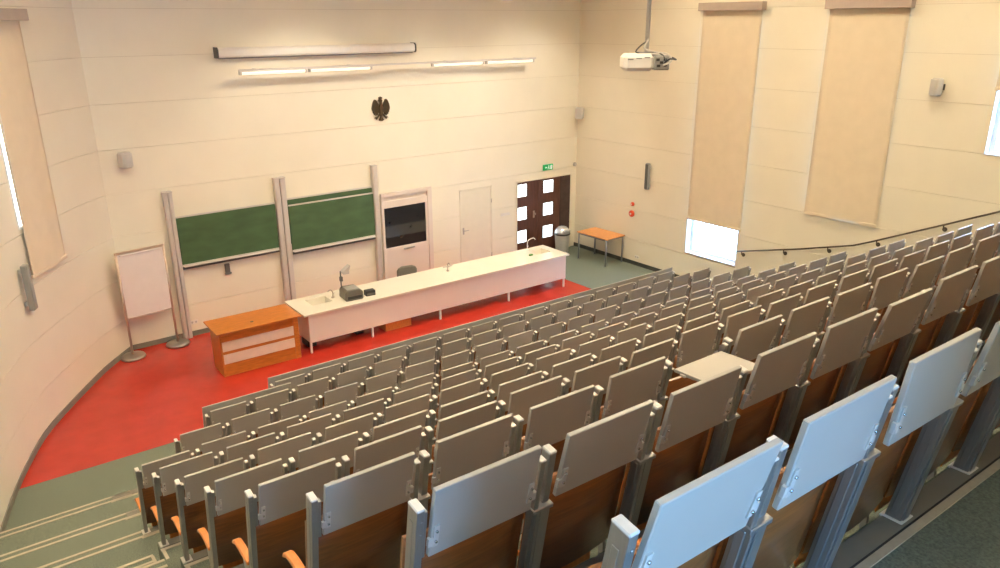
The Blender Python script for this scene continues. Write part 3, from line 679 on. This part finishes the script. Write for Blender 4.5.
# left blind on the curved wall, with the window behind it
pR, aR, nR = on_left(62.5, 257); pL, aL, nL = on_left(29, 278)
dirv = Vector((pR.x-pL.x, pR.y-pL.y, 0)); wlen = dirv.length; mid = (pR+pL)/2
nn = Vector((dirv.y, -dirv.x, 0)).normalized()
if nn.dot(Vector((1, 0, 0))) < 0: nn = -nn
rzb = math.atan2(nn.y, nn.x)+R_(90)
topz = on_left(22, 9)[0].z
zbl = (pR.z+pL.z)/2
wn = MB().box(-wlen/2-0.020, wlen/2-0.05, -0.030, -0.0, zbl+0.75, topz-0.2)
wn = struct(wn.build('window_5', 'pvc', None, 0.006, loc=(mid.x, mid.y, 0))); wn.rotation_euler = (0, 0, rzb)
MB().box(-wlen/2-0.015, wlen/2-0.1, -0.034, -0.030, zbl+0.80, topz-0.3).build('pane', 'pane', wn)
p = mid+nn*0.022
blind('beige roller blind on the curved wall with a strip of daylight beside it', (p.x, p.y), rzb, wlen, topz, zbl+0.03, wave=0.5)

# ------------------------------------------------------------------ handrail
RX = XR-0.012-0.08
pts = [on_x(px, py, RX) for px, py in ((737, 251.5), (800, 249), (853, 245.5), (870, 242), (935, 227), (1000, 211.5))]
d_ = (pts[-1]-pts[-2]); pts += [pts[-1]+d_*k for k in (1.0, 2.0)]
t = thing('handrail', 'dark handrail on wall brackets rising along the tiered seats', 'handrail', (RX, pts[0].y, 0))
loc = Vector((RX, pts[0].y, 0))
MB().tube([q-loc for q in pts], 0.017, 10).build('rail', 'rail', t)
for px in (743, 785, 829, 877, 941):
    yk = on_x(px, 240, RX).y
    for A, B in zip(pts, pts[1:]):
        if min(A.y, B.y) <= yk <= max(A.y, B.y):
            z = A.z+(B.z-A.z)*(yk-A.y)/(B.y-A.y)
            b = MB().tube([(0, yk-loc.y, z-0.015), (0.0, yk-loc.y, z-0.07), (0.05, yk-loc.y, z-0.095), (0.08, yk-loc.y, z-0.095)], 0.012, 8)
            b.cyl((0.066, yk-loc.y, z-0.095), (0.08, yk-loc.y, z-0.095), 0.042, n=14)
            b.build('bracket', 'rail', t); break

# ------------------------------------------------------------------ ceiling projector
PD = 8.4
d = ray(646, 62); pc = Vector((d.x, d.y, d.z))*PD+Vector((0, 0, H))
t = thing('projector', 'white ceiling projector with loose cables hanging on a pole', 'projector', pc, R_(-36))
b = MB().box(-0.27, 0.06, -0.15, 0.15, -0.092, 0.092); b.build('body', 'white', t, 0.04)
b = MB().box(0.06, 0.23, -0.14, 0.14, -0.08, 0.075); b.build('connector_end', 'slab', t, 0.012)
b = MB()
for k, (x, z) in enumerate(((0.10, 0.03), (0.14, 0.0), (0.18, 0.03), (0.11, -0.035), (0.18, -0.03))): b.box(x-0.020, x+0.016, -0.152, -0.138, z-0.012, z+0.014)
b.build('port', 'black', t)
for x in (-0.20, -0.11, -0.02): MB().box(x-0.03, x+0.03, -0.154, -0.149, 0.05+0.1*x, 0.062+0.1*x).build('vent', 'slab', t)
MB().cyl((-0.16, 0.15, 0), (-0.16, 0.19, 0), 0.05, n=18).build('lens', 'black', t)
MB().box(-0.10, 0.12, -0.10, 0.10, 0.085, 0.10).build('mount_plate', 'lgrey', t, 0.004)
MB().cyl((0.0, 0, 0.09), (0.0, 0, ZC-pc.z), 0.024, n=14).build('pole', 'lgrey', t)
MB().cyl((0.0, 0, ZC-pc.z-0.04), (0.0, 0, ZC-pc.z), 0.09, n=18).build('ceiling_flange', 'lgrey', t)
for k, c in enumerate(([(0.0, -0.03, 0.22), (-0.07, -0.05, 0.18), (-0.13, -0.06, 0.11), (-0.05, -0.08, 0.10), (0.12, -0.12, 0.10), (0.18, -0.19, 0.03)],
          [(0.01, -0.03, 0.24), (-0.04, -0.06, 0.15), (0.06, -0.10, 0.11), (0.20, -0.16, 0.09), (0.24, -0.22, 0.02), (0.15, -0.20, -0.03)],
          [(0.17, -0.19, 0.0), (0.22, -0.23, 0.04), (0.30, -0.16, 0.03), (0.27, -0.08, 0.05)])):
    MB().tube(dens3([(v[0], v[1]*0.82, v[2]) for v in c], 3), 0.009, 6).build('cable', ('dkgrey', 'lgrey', 'black')[k], t)

# ------------------------------------------------------------------ flip chart
b1 = on_z(133.5, 357.5, 0); b2 = on_z(174.5, 340.5, 0); b2.y = min(b2.y, YW-0.28)
t = thing('flip_chart', 'white flip chart board on two poles with round steel feet', 'flip chart', b1)
o2 = b2-b1; ux = o2.normalized(); zt = on_y(115, 254, b1.y).z; zb = on_y(126, 319, b1.y).z
for q in (Vector((0, 0, 0)), o2):
    ft = MB().lathe([(0.215, 0.0), (0.225, 0.02), (0.21, 0.05), (0.13, 0.07), (0.03, 0.075)], 28, q).build('round_foot', 'steel', t)
    MB().cyl(q+Vector((0, 0, 0.07)), q+Vector((0, 0, zt)), 0.022, n=12).build('pole', 'copper', t)
an = math.atan2(ux.y, ux.x); ln = o2.length
X = Matrix.Rotation(an, 4, 'Z')
MB().box(0.02, ln-0.02, -0.012, 0.012, zb, zt-0.02).build('board', 'flip', t, 0.003, X=X)
MB().box(-0.02, ln+0.02, -0.02, 0.02, zt-0.03, zt+0.012).build('frame_bar', 'copper', t, 0.004, X=X); MB().box(0.02, ln-0.02, -0.016, 0.016, zb-0.02, zb-0.001).build('frame_bar', 'copper', t, 0.004, X=X)
MB().box(0.06, ln-0.06, -0.035, -0.012, zt-0.07, zt-0.04).build('paper_clamp', 'flip', t, 0.004, X=X)

# ------------------------------------------------------------------ wooden podium
t = thing('wooden_podium', 'cherry wood lecture desk with two white slats at its front', 'podium', (3.63, 12.82, 0), -0.023)
W = 1.46
MB().box(-0.085, W-0.0, -0.16, 0.62, 0.872, 0.90).build('top', 'cherry', t, 0.004)
MB().box(0.0, 0.028, 0.0, 0.58, 0, 0.872).build('side_panel', 'cherry', t, 0.002); MB().box(W-0.04, W-0.012, 0.0, 0.58, 0, 0.872).build('side_panel', 'cherry', t, 0.002)
for a, b in ((0.0, 0.235), (0.42, 0.475), (0.66, 0.872)):
    MB().box(0.028, W-0.11, 0.012, 0.034, a, b).build('front_panel', 'cherry', t, 0.002)
MB().box(W-0.11, W-0.07, 0.0, 0.034, 0.0, 0.872).build('front_stile', 'cherry', t, 0.002); MB().box(W-0.068, W-0.04, 0.006, 0.034, 0.0, 0.872).build('front_stile', 'cherry', t, 0.002)
for a, b in ((0.235, 0.42), (0.475, 0.66)): MB().box(0.028, W-0.11, 0.004, 0.030, a+0.004, b-0.004).build('white_slat', 'slot', t, 0.002)
MB().cyl((0.62, 0.08, 0.90), (0.62, 0.08, 0.904), 0.03, n=18).build('cable_grommet', 'dkgrey', t)

# ------------------------------------------------------------------ long laboratory desk
t = thing('demonstration_desk', 'long white demonstration desk with cream worktop along the chalkboards', 'desk', (5.2, 12.775, 0), -0.0215)
LEN, DEP, HT = 6.60, 0.98, 0.815
s1, s2 = (0.34, 0.78), (5.93, 6.40); sy = (0.42, 0.80)
tp = MB(); xs = [0, s1[0], s1[1], s2[0], s2[1], LEN]
for a, b in ((0, 1), (2, 3), (4, 5)): tp.box(xs[a], xs[b], 0, DEP, HT-0.035, HT)
for a, b in (s1, s2): tp.box(a, b, 0, sy[0], HT-0.035, HT); tp.box(a, b, sy[1], DEP, HT-0.035, HT)
tp.build('worktop', 'desktop', t)
for a, b in (s1, s2):
    sk = MB().box(a, b, sy[0], sy[1], HT-0.18, HT-0.17); sk.box(a, a+0.008, sy[0], sy[1], HT-0.17, HT-0.002); sk.box(b-0.008, b, sy[0], sy[1], HT-0.17, HT-0.002)
    sk.box(a, b, sy[0], sy[0]+0.008, HT-0.17, HT-0.002); sk.box(a, b, sy[1]-0.008, sy[1], HT-0.17, HT-0.002)
    sk = sk.build('sink', 'desktop', t)
    MB().cyl(((a+b)/2, 0.61, HT-0.17), ((a+b)/2, 0.61, HT-0.164), 0.03, n=16).build('drain', 'steel', sk)
MB().box(0.10, LEN-0.06, 0.05, 0.07, 0.215, HT-0.035).build('front_panel', 'deskw', t, 0.002)
MB().box(LEN-0.08, LEN-0.06, 0.07, DEP-0.06, 0.215, HT-0.035).build('end_panel', 'deskw', t, 0.002); MB().box(0.10, 0.12, 0.07, DEP-0.06, 0.215, HT-0.035).build('end_panel', 'deskw', t, 0.002)
MB().box(0.12, LEN-0.08, DEP-0.09, DEP-0.06, 0.5, HT-0.035).build('back_rail', 'deskw', t)
MB().box(0.12, LEN-0.08, 0.08, DEP-0.1, 0.215, 0.235).build('bottom_shelf', 'deskw', t)
for k in range(5):
    x = (0.115, 1.42, 3.03, 4.86, 6.50)[k]
    for y in (0.055, DEP-0.09): MB().box(x-0.018, x+0.018, y, y+0.036, 0, 0.215 if k not in (0,) else 0.5).build('leg', 'white', t, 0.003)
def tap(nm, x, y, pts, lab, mt='steel', base=0.02):
    q = Matrix.Rotation(-0.0215, 4, 'Z') @ Vector((x, y, 0))
    o = thing('tap', lab, 'tap', (5.2+q.x, 12.775+q.y, HT), -0.0215)
    MB().cyl((0, 0, 0), (0, 0, 0.02), base*1.6, n=14).build('base', mt, o)
    MB().tube(dens3(pts), 0.011, 8).build('spout', mt, o)
    MB().tube([(0.0, 0, 0.07), (0.05, 0.03, 0.09)], 0.008, 8).build('handle', mt, o)
    return o
tap('a', 0.86, 0.60, [(0, 0, 0), (0, 0, 0.12), (-0.04, 0, 0.17), (-0.10, 0, 0.15)], 'small steel tap beside the sink near the overhead projector', 'steel')
tap('b', 6.02, 0.86, [(0, 0, 0), (0, 0, 0.20), (0.06, 0, 0.25), (0.18, 0, 0.27), (0.24, 0, 0.22)], 'white arched tap over the sink at the desk end by the double door', 'white')
o = tap('c', 3.62, 0.66, [(0, 0, 0), (0, 0, 0.14), (0.0, -0.05, 0.19), (0, -0.10, 0.16)], 'pale laboratory tap at the middle of the long desk', 'steel')
MB().tube([(-0.12, 0, 0.10), (0.12, 0, 0.10)], 0.012, 8).build('cross_bar', 'steel', o)
q = Matrix.Rotation(-0.0215, 4, 'Z') @ Vector((5.80, 0.45, HT))
tag(MB().prism([(-0.05, -0.03), (0.05, -0.03), (0.05, 0.03), (-0.05, 0.03)], 0, 0.035, lambda u, v, d: (u, v, d)).build('green_sponge', mat('sponge_green', (0.12, 0.30, 0.08), 0.9), bevel=0.008, loc=(5.2+q.x, 12.775+q.y, HT)), 'small green sponge beside the sink at the desk end', 'sponge')
# overhead projector and the black box next to it
p = on_z(355, 300.5, HT)
t = thing('overhead_projector', 'dark overhead projector with a raised arm on the long desk', 'projector', (p.x, p.y, HT), -0.1)
b = MB().prism([(-0.19, 0.03), (-0.17, 0.0), (0.17, 0.0), (0.19, 0.03), (0.18, 0.17), (0.12, 0.22), (-0.14, 0.22), (-0.18, 0.18)], 0.0, 0.36, lambda u, v, d: (u, d, v)); b.build('housing', 'ohp', t, 0.012)
MB().box(-0.13, 0.12, 0.05, 0.30, 0.221, 0.226).build('light_stage', 'slab', t)
MB().box(-0.14, 0.15, -0.012, 0.0, 0.04, 0.10).build('front_vent', 'black', t, 0.004)
MB().tube([(-0.15, 0.30, 0.2), (-0.15, 0.30, 0.55)], 0.014, 10).build('column', 'dkgrey', t)
MB().box(-0.175, -0.115, 0.27, 0.33, 0.34, 0.44).build('focus_knob', 'dkgrey', t, 0.01)
hd = MB().box(-0.13, 0.0, 0.20, 0.34, 0.50, 0.56); hd.prism([(-0.13, 0.56), (0.0, 0.56), (0.03, 0.66), (0.02, 0.67)], 0.20, 0.34, lambda u, v, d: (u, d, v)); hd.build('head', 'lgrey', t, 0.008)
p = on_z(370, 295, HT)
t = thing('black_box', 'small black box beside the overhead projector', 'box', (p.x, p.y, HT), -0.1)
MB().box(-0.10, 0.10, -0.06, 0.08, 0, 0.11).build('case', 'black', t, 0.008); MB().box(-0.085, 0.085, -0.062, -0.06, 0.02, 0.06).build('front_plate', 'dkgrey', t)
# chair behind the desk
p = on_y(403, 264.5, 14.25)
t = thing('office_chair', 'grey fabric office chair behind the long white desk', 'chair', (p.x, 14.25, 0), R_(170))
bz = p.z
bk = MB().prism([(-0.20, -0.42), (-0.235, -0.25), (-0.235, -0.06), (-0.20, 0.0), (-0.12, 0.035), (0.12, 0.035), (0.20, 0.0), (0.235, -0.06), (0.235, -0.25), (0.20, -0.42)], 0.20, 0.26, lambda u, v, d: (u, d, v+bz)); bk.build('backrest', 'chairfab', t, 0.02)
MB().box(-0.24, 0.24, -0.26, 0.22, 0.43, 0.50).build('seat', 'chairfab', t, 0.03)
MB().tube([(0, 0.23, bz-0.3), (0, 0.27, 0.45), (0, 0.1, 0.41)], 0.02).build('back_stem', 'black', t)
MB().cyl((0, 0, 0.08), (0, 0, 0.43), 0.025).build('gas_lift', 'dkgrey', t)
for k in range(5):
    a = 2*math.pi*k/5; e = Vector((math.cos(a)*0.29, math.sin(a)*0.29, 0.055))
    o = MB().tube([(0, 0, 0.09), e], 0.018).build('base_arm', 'black', t)
    MB().cyl(e+Vector((-0.02, 0, -0.03)), e+Vector((0.02, 0, -0.03)), 0.025).build('castor', 'black', o)
# low wooden box and dark cases standing under the desk
p = on_z(402, 330, 0)
t = thing('wooden_crate', 'low orange wooden box on the red floor under the desk', 'box', (p.x, p.y+0.28, 0), -0.02)
for a in ((-0.30, 0.30, -0.16, -0.145), (-0.30, 0.30, 0.145, 0.16), (-0.30, -0.285, -0.145, 0.145), (0.285, 0.30, -0.145, 0.145)): MB().box(*a, 0.0, 0.17).build('side_board', 'orange', t, 0.003)
MB().box(-0.285, 0.285, -0.145, 0.145, 0.0, 0.012).build('bottom_board', 'orange', t)
for px, py, lab in ((363.5, 336, 'black case under the desk below the overhead projector'), (316, 349, 'black case under the sink end of the desk by the podium')):
    p = on_z(px, py, 0); t = thing('black_case', lab, 'case', (p.x, p.y+0.3, 0), 0)
    MB().box(-0.09, 0.09, -0.16, 0.16, 0, 0.13).build('shell', 'black', t, 0.012); MB().tube([(-0.04, 0, 0.13), (-0.04, 0, 0.15), (0.04, 0, 0.15), (0.04, 0, 0.13)], 0.006, 6).build('grip', 'dkgrey', t)

# ------------------------------------------------------------------ bin and side table
t = thing('waste_bin', 'white round waste bin with silver swing lid by the double door', 'bin', (13.63, 14.90, 0))
MB().lathe([(0.165, 0.0), (0.175, 0.01), (0.205, 0.50), (0.215, 0.51)], 28).build('body', 'bin', t)
MB().lathe([(0.218, 0.50), (0.222, 0.52), (0.218, 0.54)], 28).build('rim', 'black', t)
MB().lathe([(0.215, 0.54), (0.20, 0.60), (0.16, 0.67), (0.10, 0.72), (0.02, 0.735)], 28).build('lid', 'binlid', t)
MB().box(-0.12, 0.12, -0.205, -0.10, 0.56, 0.655, X=Matrix.Translation((0, 0, 0.0))).build('flap', 'binlid', t, 0.02)
t = thing('side_table', 'small table with orange wood top on grey steel legs', 'table', (13.90, 13.70, 0), 0.03)
MB().box(-0.35, 0.35, -0.54, 0.54, 0.715, 0.74).build('tabletop', 'tabletop', t, 0.004)
for x in (-0.31, 0.31):
    for y in (-0.49, 0.49): MB().cyl((x, y, 0), (x, y, 0.715), 0.022, n=12).build('leg', 'tableleg', t)
fr = MB().box(-0.31, 0.31, -0.50, -0.48, 0.67, 0.715); fr.box(-0.31, 0.31, 0.48, 0.50, 0.67, 0.715); fr.box(-0.32, -0.30, -0.49, 0.49, 0.67, 0.715); fr.box(0.30, 0.32, -0.49, 0.49, 0.67, 0.715)
fr.build('apron', 'tableleg', t)
